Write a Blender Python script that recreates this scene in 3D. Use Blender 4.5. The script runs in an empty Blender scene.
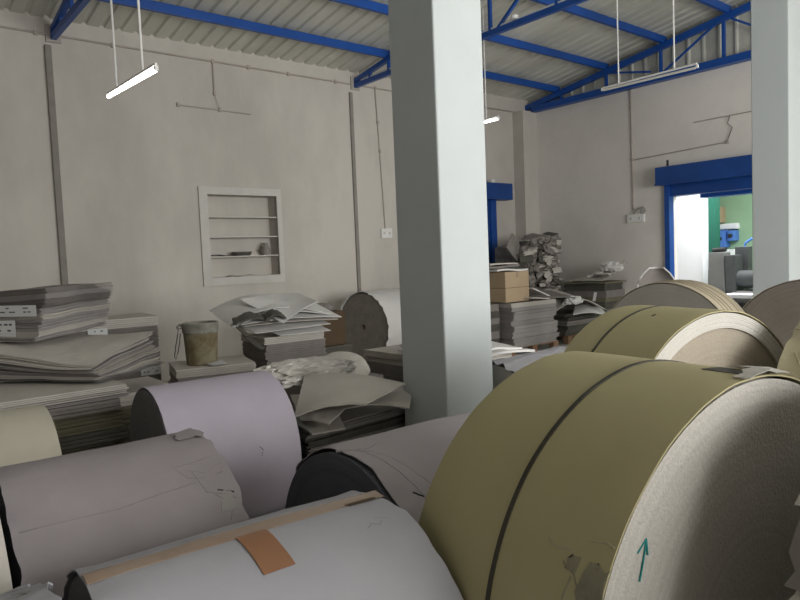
import bpy, bmesh, math, random
from mathutils import Vector, Matrix, noise
R = math.radians
C = bpy.context.scene.collection
rnd = random.Random(7)

# ------------------------------------------------------------------ materials
def mat(name, col, rough=.7, var=.08, scale=3.0, bump=0.0, bscale=40.0, metal=0.0, col2=None, stretch=(1, 1, 1), spec=.3, rings=0, emit=0, coat=0, ramp=(.3, .7)):
    m = bpy.data.materials.new(name); m.use_nodes = True
    nt = m.node_tree; N = nt.nodes; L = nt.links
    b = N['Principled BSDF']
    b.inputs['Roughness'].default_value = rough
    b.inputs['Metallic'].default_value = metal
    b.inputs['Specular IOR Level'].default_value = spec
    b.inputs['Coat Weight'].default_value = coat
    if emit:
        b.inputs['Base Color'].default_value = (*col, 1)
        b.inputs['Emission Color'].default_value = (*col, 1); b.inputs['Emission Strength'].default_value = emit
        return m
    tc = N.new('ShaderNodeTexCoord'); mp = N.new('ShaderNodeMapping'); mp.inputs['Scale'].default_value = stretch
    L.new(tc.outputs['Object'], mp.inputs['Vector'])
    n = N.new('ShaderNodeTexNoise'); n.inputs['Scale'].default_value = scale; n.inputs['Detail'].default_value = 6; n.inputs['Roughness'].default_value = .6
    L.new(mp.outputs['Vector'], n.inputs['Vector'])
    cr = N.new('ShaderNodeValToRGB'); cr.color_ramp.elements[0].position = ramp[0]; cr.color_ramp.elements[1].position = ramp[1]
    c0 = col if col2 else tuple(max(0, c * (1 - var)) for c in col)
    c1 = col2 if col2 else tuple(min(1, c * (1 + var)) for c in col)
    cr.color_ramp.elements[0].color = (*c0, 1); cr.color_ramp.elements[1].color = (*c1, 1)
    L.new(n.outputs['Fac'], cr.inputs['Fac']); out = cr.outputs['Color']
    if rings:      # concentric windings round the local X axis
        sp = N.new('ShaderNodeSeparateXYZ'); L.new(tc.outputs['Object'], sp.inputs[0])
        cb = N.new('ShaderNodeCombineXYZ'); L.new(sp.outputs['Y'], cb.inputs['X']); L.new(sp.outputs['Z'], cb.inputs['Y'])
        ln = N.new('ShaderNodeVectorMath'); ln.operation = 'LENGTH'; L.new(cb.outputs[0], ln.inputs[0])
        ml = N.new('ShaderNodeMath'); ml.operation = 'MULTIPLY'; ml.inputs[1].default_value = 60; L.new(ln.outputs['Value'], ml.inputs[0])
        n2 = N.new('ShaderNodeTexNoise'); n2.noise_dimensions = '1D'; n2.inputs['Scale'].default_value = 1; n2.inputs['Detail'].default_value = 5; L.new(ml.outputs[0], n2.inputs['W'])
        n3 = N.new('ShaderNodeTexNoise'); n3.inputs['Scale'].default_value = 130; n3.inputs['Detail'].default_value = 3; L.new(tc.outputs['Object'], n3.inputs['Vector'])
        ad = N.new('ShaderNodeMath'); ad.operation = 'ADD'; L.new(n2.outputs['Fac'], ad.inputs[0]); L.new(n3.outputs['Fac'], ad.inputs[1])
        mr = N.new('ShaderNodeMapRange'); mr.inputs['From Min'].default_value = .7; mr.inputs['From Max'].default_value = 1.3
        mr.inputs['To Min'].default_value = 1 - rings; mr.inputs['To Max'].default_value = 1 + rings; L.new(ad.outputs[0], mr.inputs['Value'])
        vm = N.new('ShaderNodeVectorMath'); vm.operation = 'SCALE'; L.new(out, vm.inputs[0]); L.new(mr.outputs[0], vm.inputs['Scale'])
        out = vm.outputs[0]
    L.new(out, b.inputs['Base Color'])
    if bump:
        nb = N.new('ShaderNodeTexNoise'); nb.inputs['Scale'].default_value = bscale; nb.inputs['Detail'].default_value = 4
        L.new(mp.outputs['Vector'], nb.inputs['Vector'])
        bp = N.new('ShaderNodeBump'); bp.inputs['Strength'].default_value = bump; bp.inputs['Distance'].default_value = .01
        L.new(nb.outputs['Fac'], bp.inputs['Height']); L.new(bp.outputs['Normal'], b.inputs['Normal'])
    return m

M = dict(
    wall=mat('lime_washed_plaster', (.56, .53, .485), .9, .085, .8, .35, 9, stretch=(1, 1, .5), ramp=(.4, .6)),
    wallr=mat('grey_plaster', (.73, .70, .66), .9, .05, .8, .35, 9, ramp=(.4, .6)),
    pillar=mat('painted_pillar_plaster', (.51, .55, .555), .75, .03, 2, .1, 20),
    floor=mat('cement_floor', (.5, .48, .44), .6, .12, 1.2, .1, 8),
    frame=mat('niche_surround_plaster', (.6, .585, .55), .85, .05, 5, .1, 20),
    roof=mat('galvanised_roof_sheet', (.60, .60, .54), .45, .12, 2.5, 0, 8, metal=.15, stretch=(1, .15, 1)),
    blue=mat('blue_paint', (.006, .07, .33), .4, .1, 4, spec=.5),
    dblue=mat('shutter_blue_paint', (.005, .055, .25), .45, .15, 3, spec=.5),
    white=mat('white_plastic', (.78, .78, .76), .4, .03, 4),
    pvc=mat('grey_white_conduit', (.42, .375, .34), .6, .1, 6),
    pipe=mat('grey_pipe', (.27, .255, .23), .7, .1, 6),
    dark=mat('dark_metal', (.03, .03, .03), .5, .2, 6),
    tube=mat('lit_tube', (1, .98, .95), emit=9),
    tubeoff=mat('unlit_tube', (.72, .7, .62), .35, .03, 5),
    lilac=mat('lilac_wrapping_paper', (.49, .445, .53), .62, .06, 2.5, .12, 14, spec=.35),
    lilac2=mat('greyish_mauve_wrapping_paper', (.335, .30, .315), .7, .08, 3.5, .2, 12),
    whitewrap=mat('off_white_wrapping_paper', (.385, .38, .41), .6, .06, 3, .2, 10, spec=.4),
    mauvewhite=mat('pale_mauve_wrapping_paper', (.43, .395, .415), .65, .06, 3, .25, 10),
    olive=mat('olive_kraft_paper', (.43, .385, .215), .62, .06, 2.0, .06, 10, spec=.35),
    olive2=mat('pale_olive_kraft_paper', (.40, .36, .24), .65, .08, 2, .1, 10),
    beige=mat('beige_kraft_paper', (.40, .35, .26), .7, .1, 2.5, .1, 12, stretch=(6, 1, 1)),
    cream=mat('cream_wrapping_paper', (.52, .49, .40), .65, .05, 3, .08, 12),
    faceE=mat('pale_cut_paper_edge', (.52, .495, .45), .9, .05, 4, .5, 120, rings=.07),
    faceF=mat('pale_grey_cut_edge', (.50, .48, .44), .9, .04, 4, .3, 90, rings=.03),
    faceI=mat('brownish_inner_windings', (.33, .29, .23), .9, .08, 4, .3, 90, rings=.08),
    faceD=mat('slate_cut_edge', (.11, .115, .135), .8, .1, 3, .2, 90, rings=.12),
    faceC=mat('grey_cut_edge', (.13, .13, .135), .8, .1, 3, .2, 90, rings=.12),
    faceM=mat('taupe_cut_edge', (.22, .205, .18), .9, .15, 7, .3, 60, rings=.2),
    faceH=mat('greyish_beige_cut_edge', (.34, .32, .285), .9, .05, 3, .2, 90, rings=.05),
    faceG=mat('dark_brown_cut_edge', (.20, .18, .16), .9, .1, 3, .2, 90, rings=.08),
    strap=mat('black_strapping', (.055, .05, .035), .5, .2, 8),
    tape=mat('brown_packing_tape', (.30, .20, .135), .25, .12, 6, spec=.6, col2=(.38, .29, .22)),
    tape2=mat('orange_brown_packing_tape', (.30, .145, .07), .3, .08, 6, spec=.6),
    tape3=mat('clear_packing_tape', (.45, .42, .38), .25, .06, 8, spec=.6),
    core=mat('cardboard_core', (.22, .16, .10), .8, .1, 8),
    boardgrey=mat('grey_board', (.24, .22, .205), .85, .10, 5, .1, 30),
    boardlight=mat('pale_grey_board', (.53, .50, .455), .8, .07, 4, .08, 30),
    boardwhite=mat('white_faced_board', (.70, .69, .675), .65, .04, 3, .05, 30),
    boardlilac=mat('lilac_grey_board', (.34, .32, .31), .8, .07, 4, .08, 30),
    boarddark=mat('charcoal_board', (.10, .095, .08), .85, .15, 5, .1, 30),
    boardolive=mat('olive_board', (.19, .175, .12), .85, .12, 5, .1, 30),
    scuff=mat('scuffed_kraft', (.27, .25, .175), .85, .15, 14, .5, 60),
    paper=mat('paper_label_white', (.62, .63, .63), .6, .02, 5),
    ink=mat('print_ink', (.06, .06, .09), .6, .1, 10),
    plastic=mat('crumpled_clear_wrap', (.56, .54, .50), .3, .1, 12, .5, 30, spec=.6),
    carton=mat('brown_corrugated_carton', (.42, .32, .21), .8, .06, 4, .1, 30),
    cartond=mat('dark_brown_carton', (.09, .062, .036), .85, .1, 4, .1, 30),
    wood=mat('pallet_wood', (.25, .15, .09), .8, .2, 3, .3, 20, stretch=(1, 8, 8)),
    bucket=mat('paint_crusted_bucket', (.12, .08, .025), .7, .2, 7, .4, 25, col2=(.30, .275, .19)),
    crust=mat('dried_white_paint', (.17, .17, .14), .8, .15, 14, .6, 40, col2=(.36, .35, .30)),
    scrap=mat('grey_brown_scrap_board', (.10, .09, .08), .85, .3, 5, .4, 20, col2=(.38, .35, .32)),
    green=mat('dark_green_paint', (.008, .085, .055), .6, .08, 2),
    lgreen=mat('pale_green_paint', (.27, .42, .27), .8, .05, 1.5),
    bwhite=mat('bright_white_paint', (.82, .84, .86), .7, .03, 1.5),
    mach=mat('grey_machine_paint', (.17, .17, .165), .45, .12, 4),
    machd=mat('dark_machine_iron', (.07, .075, .075), .5, .2, 6),
    boxblue=mat('switchgear_blue', (.09, .22, .62), .4, .06, 5),
    teal=mat('teal_marker', (.03, .28, .27), .6, .1, 20),
    glassgrey=mat('dull_tray', (.09, .085, .075), .6, .2, 8),
)

# ------------------------------------------------------------------ helpers
def link(name, me, m, parent=None, smooth=False):
    o = bpy.data.objects.new(name, me); C.objects.link(o)
    for k in (m if isinstance(m, (list, tuple)) else [m]): me.materials.append(k)
    if smooth:
        for p in me.polygons: p.use_smooth = True
        me.set_sharp_from_angle(angle=R(38))
    if parent: o.parent = parent
    return o

class MB:
    def __init__(s): s.v = []; s.f = []; s.mi = []
    def add(s, vs, fs, mi=0):
        b = len(s.v); s.v += [tuple(v) for v in vs]; s.f += [[b + i for i in f] for f in fs]; s.mi += [mi] * len(fs); return s
    def box(s, x0, y0, z0, x1, y1, z1, mi=0, xf=None):
        vs = [(x, y, z) for z in (z0, z1) for y in (y0, y1) for x in (x0, x1)]
        if xf: vs = [xf @ Vector(v) for v in vs]
        return s.add(vs, [(0, 2, 3, 1), (4, 5, 7, 6), (0, 1, 5, 4), (2, 6, 7, 3), (0, 4, 6, 2), (1, 3, 7, 5)], mi)
    def bar(s, a, b, w, h, up=(0, 0, 1), mi=0):
        a = Vector(a); b = Vector(b); d = (b - a).normalized(); u = Vector(up)
        if abs(d.dot(u)) > .95: u = Vector((1, 0, 0))
        r = d.cross(u).normalized(); u = r.cross(d)
        vs = [p + r * sx * w / 2 + u * sy * h / 2 for p in (a, b) for sx, sy in ((-1, -1), (1, -1), (1, 1), (-1, 1))]
        return s.add(vs, [(3, 2, 1, 0), (4, 5, 6, 7), (0, 1, 5, 4), (1, 2, 6, 5), (2, 3, 7, 6), (3, 0, 4, 7)], mi)
    def tube(s, pts, r, n=8, mi=0):
        pts = [Vector(p) for p in pts]; vs = []; fs = []
        for i, p in enumerate(pts):
            d = (pts[min(i + 1, len(pts) - 1)] - pts[max(i - 1, 0)]).normalized()
            u = Vector((0, 0, 1)) if abs(d.z) < .9 else Vector((1, 0, 0))
            a = d.cross(u).normalized(); b = a.cross(d)
            for k in range(n):
                t = 2 * math.pi * k / n; vs.append(p + a * r * math.cos(t) + b * r * math.sin(t))
        for i in range(len(pts) - 1):
            for k in range(n):
                fs.append((i * n + k, i * n + (k + 1) % n, (i + 1) * n + (k + 1) % n, (i + 1) * n + k))
        fs.append(tuple(range(n))[::-1]); fs.append(tuple((len(pts) - 1) * n + k for k in range(n)))
        return s.add(vs, fs, mi)
    def lathe(s, prof, n=32, mi=0, c=(0, 0, 0)):        # prof: (r, z) closed outline
        vs = []; fs = []; m = len(prof)
        for k in range(n):
            t = 2 * math.pi * k / n
            for r, z in prof: vs.append((c[0] + r * math.cos(t), c[1] + r * math.sin(t), c[2] + z))
        for k in range(n):
            k2 = (k + 1) % n
            for i in range(m - 1): fs.append((k * m + i, k2 * m + i, k2 * m + i + 1, k * m + i + 1))
        return s.add(vs, fs, mi)
    def mesh(s, name):
        me = bpy.data.meshes.new(name); me.from_pydata(s.v, [], s.f)
        me.polygons.foreach_set('material_index', s.mi)
        bm = bmesh.new(); bm.from_mesh(me); bmesh.ops.remove_doubles(bm, verts=bm.verts, dist=1e-6)
        bmesh.ops.recalc_face_normals(bm, faces=bm.faces); bm.to_mesh(me); bm.free(); me.update()
        return me
    def build(s, name, m, parent=None, smooth=False, bevel=0):
        o = link(name, s.mesh(name), m, parent, smooth)
        if bevel:
            md = o.modifiers.new('bevel', 'BEVEL'); md.width = bevel; md.segments = 2; md.limit_method = 'ANGLE'
        return o

def tag(o, label=None, cat=None, group=None, kind=None):
    if label: o['label'] = label
    if cat: o['category'] = cat
    if group: o['group'] = group
    if kind: o['kind'] = kind
    return o
def empty(name, loc, rz=0, label=None, cat=None, group=None):
    o = bpy.data.objects.new(name, None); C.objects.link(o); o.location = loc; o.rotation_euler = (0, 0, rz); o.empty_display_size = .1
    return tag(o, label, cat, group)
def struct(name, mb, m, **k): return tag(mb.build(name, m, **k), kind='structure')

def sheet_mesh(mb, P, nu, nv, th, mi=0):
    """a thin solid sheet over the point function P(u, v), u and v in 0..1"""
    g = [[Vector(P(i / nu, j / nv)) for j in range(nv + 1)] for i in range(nu + 1)]
    top = []; bot = []
    for i in range(nu + 1):
        for j in range(nv + 1):
            du = g[min(i + 1, nu)][j] - g[max(i - 1, 0)][j]; dv = g[i][min(j + 1, nv)] - g[i][max(j - 1, 0)]
            n = du.cross(dv)
            n = n.normalized() if n.length > 1e-9 else Vector((0, 0, 1))
            top.append(g[i][j] + n * th / 2); bot.append(g[i][j] - n * th / 2)
    W = nv + 1; K = len(top); fs = []
    for i in range(nu):
        for j in range(nv):
            a, b, c, d = i * W + j, (i + 1) * W + j, (i + 1) * W + j + 1, i * W + j + 1
            fs.append((a, b, c, d)); fs.append((K + d, K + c, K + b, K + a))
    for i in range(nu):
        for j in (0, nv):
            a, b = i * W + j, (i + 1) * W + j; fs.append((a, K + a, K + b, b))
    for j in range(nv):
        for i in (0, nu):
            a, b = i * W + j, i * W + j + 1; fs.append((a, b, K + b, K + a))
    mb.add(top + bot, fs, mi)
def nz(x, y, z=0.0): return noise.noise(Vector((x, y, z)))

# ------------------------------------------------------------------ room shell
XR, YL, WH = 11.4, 9.4, 4.55
X0, Y0 = -5.0, -4.4           # west and near walls
RY = 1.2                       # ridge
def roofz(y): return 4.8 + .155 * (YL - y) if y > RY else 4.8 + .155 * (YL - RY) - .155 * (RY - y)

struct('floor', MB().box(X0 - .3, Y0 - .3, -.2, 18.3, 12.3, 0), M['floor'])
nx0, nx1, nz0, nz1 = 4.12, 5.26, 1.42, 2.65
w = MB()
w.box(X0 - .3, YL, 0, nx0, YL + .35, 4.83); w.box(nx1, YL, 0, XR + .25, YL + .35, 4.83)
w.box(nx0, YL, 0, nx1, YL + .35, nz0); w.box(nx0, YL, nz1, nx1, YL + .35, 4.83); w.box(nx0, YL + .24, nz0, nx1, YL + .35, nz1)
struct('wall_left', w, M['wall'])
# wall with the shutter opening (faces the camera from the right)
dy0, dy1, dz = 4.15, 6.18, 2.62
w = MB(); w.box(XR, dy1, 0, XR + .25, YL, WH); w.box(XR, Y0, 0, XR + .25, dy0, WH); w.box(XR, dy0, dz, XR + .25, dy1, WH)
struct('wall_right', w, M['wallr'])
# near wall and west wall with large daylight openings (behind the camera)
w = MB(); w.box(X0 - .3, Y0 - .3, 0, XR + .25, Y0, .9); w.box(X0 - .3, Y0 - .3, 3.7, XR + .25, Y0, 5.3)
for a, b in ((X0 - .3, .2), (2.5, 2.9), (5.2, 5.6), (8.0, XR + .25)): w.box(a, Y0 - .3, .9, b, Y0, 3.7)
struct('wall_near', w, M['wall'])
w = MB(); w.box(X0 - .3, Y0, 0, X0, YL + .35, 4.85); w.add([(X0 - .3, -4.4, 4.8), (X0, -4.4, 4.8), (X0, YL, 4.8), (X0 - .3, YL, 4.8), (X0 - .3, RY, 6.1), (X0, RY, 6.1)], [(0, 1, 2, 3), (0, 3, 4), (1, 5, 2), (0, 4, 5, 1), (3, 2, 5, 4)])
struct('wall_west', w, M['wall'])
# corner pilaster and the lintel ledge over the left wall
struct('trim_1', MB().box(10.97, 9.12, 0, XR, YL, 4.55), M['wall'])
struct('trim_2', MB().box(9.2, 9.3, 4.55, XR - .02, YL, 4.83), M['wall'])

# corrugated roof
def rib_profile(x0, x1, sp=.22, top=.035, base=.075, h=.03):
    pts = []; x = x0
    while x < x1:
        pts += [(x, 0), (x + sp - base, 0), (x + sp - base + (base - top) / 2, h), (x + sp - (base - top) / 2, h)]; x += sp
    pts.append((x, 0)); return pts
prof = rib_profile(X0 - .3, XR + .1)
def roof_side(ya, yb):
    mb = MB(); vs = []
    for x, h in prof:
        for y in (ya, yb): vs.append((x, y, roofz(y) + h))
    fs = [(2 * i, 2 * i + 2, 2 * i + 3, 2 * i + 1) for i in range(len(prof) - 1)]
    mb.add(vs, fs)
    K = [(x, y, z + .012) for x, y, z in vs]; mb.add(K, [tuple(reversed(f)) for f in fs])
    return mb
struct('ceiling', roof_side(YL + .3, RY), M['roof'])
struct('ceiling_far_slope', roof_side(RY, Y0 - .3), M['roof'])
# vertical ribbed sheets closing the gable over the right wall
vs = []; fs = []; p2 = rib_profile(Y0, YL, .27, .03, .07, .03)
for y, h in p2: vs += [(XR + .06 - h, y, WH + .02), (XR + .06 - h, y, max(roofz(min(y, YL)) + .02, WH + .03))]
for i in range(len(p2) - 1): fs.append((2 * i, 2 * i + 2, 2 * i + 3, 2 * i + 1))
g = MB().add(vs, fs); g.add([(x + .01, y, z) for x, y, z in vs], [tuple(reversed(f)) for f in fs])
struct('trim_3', g, M['roof'])

# purlins
for i, (y, txt) in enumerate(((8.5, 'blue roof purlin nearest the niche wall'), (7.37, 'second blue roof purlin out from the niche wall'),
        (6.2, 'third blue roof purlin out from the niche wall'), (5.08, 'fourth blue roof purlin out from the niche wall'), (3.95, 'fifth blue roof purlin out from the niche wall'))):
    z = roofz(y)
    mb = MB()
    mb.box(X0 + .02, y - .035, z - .125, XR - .03, y + .03, z - .006)
    tag(mb.build('roof_purlin', M['blue'], bevel=.006), txt + ', running under the ribbed sheets', 'purlin', 'roof purlins')

# trusses (blue box section)
def truss(x, label, first=8.5, pipe=False):
    t = empty('roof_truss', (x, YL, WH), 0, label, 'roof truss', 'roof trusses')
    T = Matrix.Translation((-x, -YL, -WH))
    def part(n, mb, m='blue'):
        mb.v = [tuple(T @ Vector(v)) for v in mb.v]; return mb.build(n, M[m], t, bevel=.004)
    ye = Y0 + .1; top = lambda y: roofz(y) - .118 - .035
    mb = MB(); mb.bar((x, YL - .01, 4.57), (x, ye, 4.57), .07, .075); part('bottom_chord', mb)
    mb = MB(); mb.bar((x, YL - .01, top(YL - .01)), (x, RY, top(RY)), .07, .07); mb.bar((x, RY, top(RY)), (x, ye, top(ye)), .07, .07); part('top_chord', mb)
    ys = [8.95, 8.45, 7.35, 6.25, 5.15, 4.05, 2.95, 1.85, .75, -.4]
    for y in ys:
        mb = MB(); mb.bar((x, y, 4.6), (x, y, top(y) - .03), .045, .045); part('strut', mb)
    for a, b in ((6.12, 5.25), (3.95, 4.95), (3.9, 3.05), (1.75, 2.8), (1.7, .9)):
        mb = MB(); mb.bar((x, a, 4.6), (x, b, top(b) - .03), .04, .04); part('brace', mb)
    mb = MB(); mb.box(x - .09, YL - .03, 4.5, x + .09, YL + .0, 4.72); part('wall_plate', mb, 'pvc')
    return t
truss(2.2, 'blue triangulated roof truss meeting the niche wall above the thick grey drainpipe')
truss(6.9, 'blue roof truss passing behind the square pillar, a white pipe on its lower chord')
t = empty('gable_truss', (11.3, YL, WH), 0, 'blue gable truss standing on the top of the wall with the blue shutter opening', 'roof truss')
T = Matrix.Translation((-11.3, -YL, -WH))
def gp(n, mb):
    mb.v = [tuple(T @ Vector(v)) for v in mb.v]; return mb.build(n, M['blue'], t, bevel=.004)
gp('bottom_chord', MB().box(11.22, Y0, 4.53, 11.385, 9.1, 4.65))
top = lambda y: roofz(y) - .118 - .05
gp('top_chord', MB().bar((11.3, 9.3, top(9.3)), (11.3, RY, top(RY)), .08, .11))
for y in (8.4, 7.35, 6.25, 5.15, 4.05, 2.95): gp('strut', MB().bar((11.3, y, 4.65), (11.3, y, top(y) - .04), .05, .05))
gp('brace', MB().bar((11.3, 6.2, 4.68), (11.3, 5.3, top(5.3) - .04), .035, .035))
gp('brace', MB().bar((11.3, 7.3, 4.92), (11.3, 6.45, 4.74), .035, .035))
gp('brace', MB().bar((11.3, 4.15, 4.7), (11.3, 5.05, top(5.05) - .04), .035, .035))
mb = MB(); mb.tube([(6.9, 9.2, 4.625), (6.9, 2.5, 4.625)], .017, 10); mb.lathe([(0.001, -.02), (.05, -.02), (.05, .02), (.001, .02)], 16, c=(6.86, 5.79, 4.64))
tag(mb.build('conduit_pipe', M['white']), 'white conduit pipe with a round junction box along the truss chord right of the pillar', 'pipe')

# ------------------------------------------------------------------ pillars
def pillar(name, x, y, s, label):
    mb = MB().box(x, y, 0, x + s, y + s, roofz(y + s) - .01); return tag(mb.build(name, M['pillar'], bevel=.012), kind='structure')
pillar('wall_pillar', 2.90, 3.10, .44, ''); pillar('wall_pillar', 8.52, 3.145, .42, '')

# ------------------------------------------------------------------ niche
mb = MB(); o_, i_ = (3.99, 1.30, 5.34, 2.76), (nx0, nz0, nx1, nz1)
mb.box(o_[0], YL - .035, o_[1], i_[0], YL + .02, o_[3]); mb.box(i_[2], YL - .035, o_[1], o_[2], YL + .02, o_[3])
mb.box(i_[0], YL - .035, o_[1], i_[2], YL + .02, i_[1]); mb.box(i_[0], YL - .035, i_[3], i_[2], YL + .02, o_[3])
struct('trim_4', mb, M['frame'])
for z, l in ((2.33, 'top'), (2.03, 'middle'), (1.735, 'bottom')):
    tag(MB().box(nx0 + .002, YL - .005, z - .018, nx1 - .002, YL + .235, z).build('niche_shelf', M['frame'], bevel=.003), l + ' pale slab shelf across the recessed wall niche', 'shelf', 'niche shelves')
mb = MB(); mb.lathe([(.001, 0), (.1, 0), (.125, .03), (.125, .05), (.118, .05), (.1, .012), (.001, .012)], 28)
t = tag(mb.build('tray', M['glassgrey'], smooth=False), 'dark shallow round tray on the bottom niche shelf, in the middle', 'tray'); t.location = (4.68, YL + .1, 1.736); t.scale = (1.3, .8, 1.2)
t = empty('jug', (5.1, YL + .11, 1.736), 0, 'small round grey jug at the right end of the bottom niche shelf', 'jug')
mb = MB(); mb.lathe([(.001, 0), (.05, 0), (.075, .05), (.078, .09), (.045, .14), (.035, .17), (.045, .19), (.038, .19), (.028, .17), (.03, .14)], 24); mb.build('jug_body', M['pipe'], t, True)
mb = MB(); mb.tube([(-.04, 0, .15), (-.085, 0, .15), (-.1, 0, .1), (-.072, 0, .06)], .007); mb.build('handle', M['pipe'], t, True)
mb = MB(); sheet_mesh(mb, lambda u, v: (u * .34, v * .14, .006 + .012 * math.sin(u * 5)), 8, 3, .012)
t = tag(mb.build('folded_cloth', M['glassgrey']), 'thin dark folded rag at the left end of the bottom niche shelf', 'rag'); t.location = (4.15, YL + .04, 1.742)
mb = MB(); sheet_mesh(mb, lambda u, v: (u * .4, v * .16, .004 + .008 * math.sin(u * 7)), 8, 3, .008)
t = tag(mb.build('loose_paper', M['boardlight']), 'loose pale papers lying on the floor of the wall niche', 'paper'); t.location = (4.45, YL + .03, nz0 + .008)

# ------------------------------------------------------------------ wall pipes, conduits, switches
def wpipe(name, pts, r, m, label, saddles=(), cat='pipe', group=None):
    mb = MB(); mb.tube(pts, r, 10)
    for s in saddles: mb.box(s[0] - .02, s[1] - .012, s[2] - .028, s[0] + .02, s[1] + .02, s[2] + .028)
    return tag(mb.build(name, M[m]), label, cat, group)
tag(MB().box(2.085, YL - .05, 0, 2.165, YL - .001, 4.46).build('drainpipe', M['pipe'], bevel=.012), 'thick dark grey square pipe down the wall left of the niche', 'pipe')
tag(MB().box(6.765, YL - .04, 0, 6.83, YL - .001, 4.45).build('drainpipe', M['pipe'], bevel=.012), 'grey square pipe down the wall between the niche and the pillar', 'pipe')
yl = YL - .013
wpipe('conduit_pipe', [(-3, yl, 4.6), (10.9, yl, 4.585)], .014, 'pvc', 'long thin conduit running level just below the roof edge on the niche wall', [(x, YL - .02, 4.59) for x in (-.2, 1.2, 2.0, 2.92, 4.33, 4.9, 5.6, 6.5, 7.34, 8.3, 9.6)])
wpipe('conduit_pipe', [(7.33, yl, 4.58), (7.38, yl, 3.4), (7.43, yl, 2.13)], .011, 'pvc', 'thin conduit dropping to the switch left of the square pillar', [(7.36, YL - .02, 4.0), (7.38, YL - .02, 3.5)])
wpipe('conduit_pipe', [(4.33, yl, 4.62), (4.33, yl, 4.16)], .014, 'pvc', 'short conduit stub hanging above the wall niche', [(4.33, YL - .02, 4.13)])
wpipe('conduit_pipe', [(3.75, yl, 3.905), (4.9, yl, 3.885)], .011, 'pvc', 'short level conduit fixed on the wall above the niche', [(3.77, YL - .02, 3.905), (4.4, YL - .02, 3.9)])
tag(MB().tube([(4.4, YL - .03, 3.9), (4.36, YL - .05, 3.97), (4.33, YL - .03, 4.1)], .004, 5).build('loose_wire', M['pvc']), 'thin loose wire between the two conduit stubs above the niche', 'wire')
def switchboard(x, y, z, facing, w, h, label):
    t = empty('switch_board', (x, y, z), 0 if facing == 'y' else -math.pi / 2, label, 'switch')
    MB().box(-w / 2, -.045, -h / 2, w / 2, 0, h / 2).build('back_box', M['white'], t, bevel=.005)
    for k in (-1, 1):
        MB().box(k * w / 4 - .018, -.056, -.02, k * w / 4 + .018, -.045, .025).build('rocker_switch', M['frame'], t, bevel=.003)
    return t
switchboard(7.44, YL - .001, 2.05, 'y', .24, .17, 'small cream switch box on the wall just left of the square pillar')
xr = XR - .013
wpipe('conduit_pipe', [(xr - .02, 6.85, 4.6), (xr, 6.9, 4.5), (xr, 6.89, 2.3)], .014, 'pvc', 'white conduit dropping down the wall left of the blue shutter to a switch box', [(xr, 6.9, 4.2), (xr, 6.89, 3.25)])
wpipe('conduit_pipe', [(xr, 6.87, 3.24), (xr, 5.14, 3.3)], .011, 'pvc', 'thin level conduit just above the blue shutter box', [(xr, 5.14, 3.3)])
wpipe('conduit_pipe', [(xr, 5.72, 3.72), (xr, 4.3, 3.73)], .009, 'pvc', 'higher level conduit reaching behind the right pillar')
tag(MB().tube([(xr - .01, 5.1, 3.72), (xr - .03, 5.13, 3.6), (xr - .01, 5.06, 3.52), (xr - .02, 5.14, 3.31)], .006, 5).build('loose_wire', M['dark']), 'dark loose wire hanging between the two conduits beside the right pillar', 'wire')
t = switchboard(XR - .001, 6.83, 2.16, 'x', .34, .15, 'cream switch box with a coiled cable left of the blue shutter opening')
mb = MB(); mb.tube([(-.05, -.03, .08), (.03, -.05, .16), (.16, -.05, .2), (.2, -.04, .12), (.16, -.03, .06), (.1, -.05, .1), (.13, -.05, .17)], .011, 6); mb.build('cable', M['pipe'], t, True)

# ------------------------------------------------------------------ lights (tube fixtures)
def tube_light(x, ya, yb, za, zb, label, lit=True, cordtop=4.95, cords=None):
    t = empty('tube_light', (x, (ya + yb) / 2, (za + zb) / 2), 0, label, 'light fixture', 'hanging tube lights')
    cx, cy, cz = t.location
    a = Vector((0, ya - cy, za - cz)); b = Vector((0, yb - cy, zb - cz))
    MB().bar(a + Vector((0, 0, .03)), b + Vector((0, 0, .014)), .02, .02).build('batten', M['white'], t, bevel=.004)
    d = (b - a).normalized()
    MB().tube([a + d * .02 - Vector((0, 0, .012)), b - d * .02 - Vector((0, 0, .012))], .014, 12).build('lit_tube' if lit else 'tube', M['tube' if lit else 'tubeoff'], t, True)
    for p in (a, b): MB().bar(p - d * .012, p + d * .012, .024, .034).build('end_cap', M['white'], t)
    for s in cords or (.2, .8):
        p = a.lerp(b, s) + Vector((0, 0, .02)); MB().tube([p, Vector((p.x, p.y, roofz(p.y + cy) - cz - .01))], .009, 6).build('suspension_rod', M['white'], t)
    return t
tube_light(1.8, 4.84, 6.0, 3.03, 3.08, 'lit white tube light hanging on two rods left of the niche', True, cords=(.24, .78))
tube_light(7.4, 6.6, 7.8, 3.56, 3.57, 'lit tube light partly hidden behind the right edge of the square pillar')
tube_light(7.35, 3.64, 4.84, 3.57, 3.58, 'unlit tube light on two long white rods in front of the blue gable truss', False, cords=(.22, .81))

# ------------------------------------------------------------------ shutter opening, blue housing
mb = MB(); mb.box(XR - .25, 4.0, 2.70, XR, 6.31, 3.01); mb.box(XR - .265, 4.0, 2.69, XR - .25, 6.32, 2.72); mb.box(XR - .02, 4.0, 2.5, XR + .25, 6.25, 2.71)
t = struct('door_1', mb, M['dblue'])
MB().box(XR - .06, dy1 - .02, 0, XR + .1, dy1 + .07, 2.72).build('door_jamb', M['blue'], t)
MB().box(XR - .06, dy0 - .07, 0, XR + .1, dy0 + .02, 2.72).build('door_jamb', M['blue'], t)
MB().box(XR + .25, 4.0, 2.44, XR + .55, 5.75, 2.68).build('lintel', M['blue'], t)
mb = MB(); mb.tube([(XR - .2, 6.1, 3.02), (XR - .2, 6.1, 3.12)], .02, 8); mb.build('bolt', M['dark'], t)
mb = MB(); mb.box(8.3, YL - .24, 2.7, 10.63, YL, 3.03)
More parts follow.
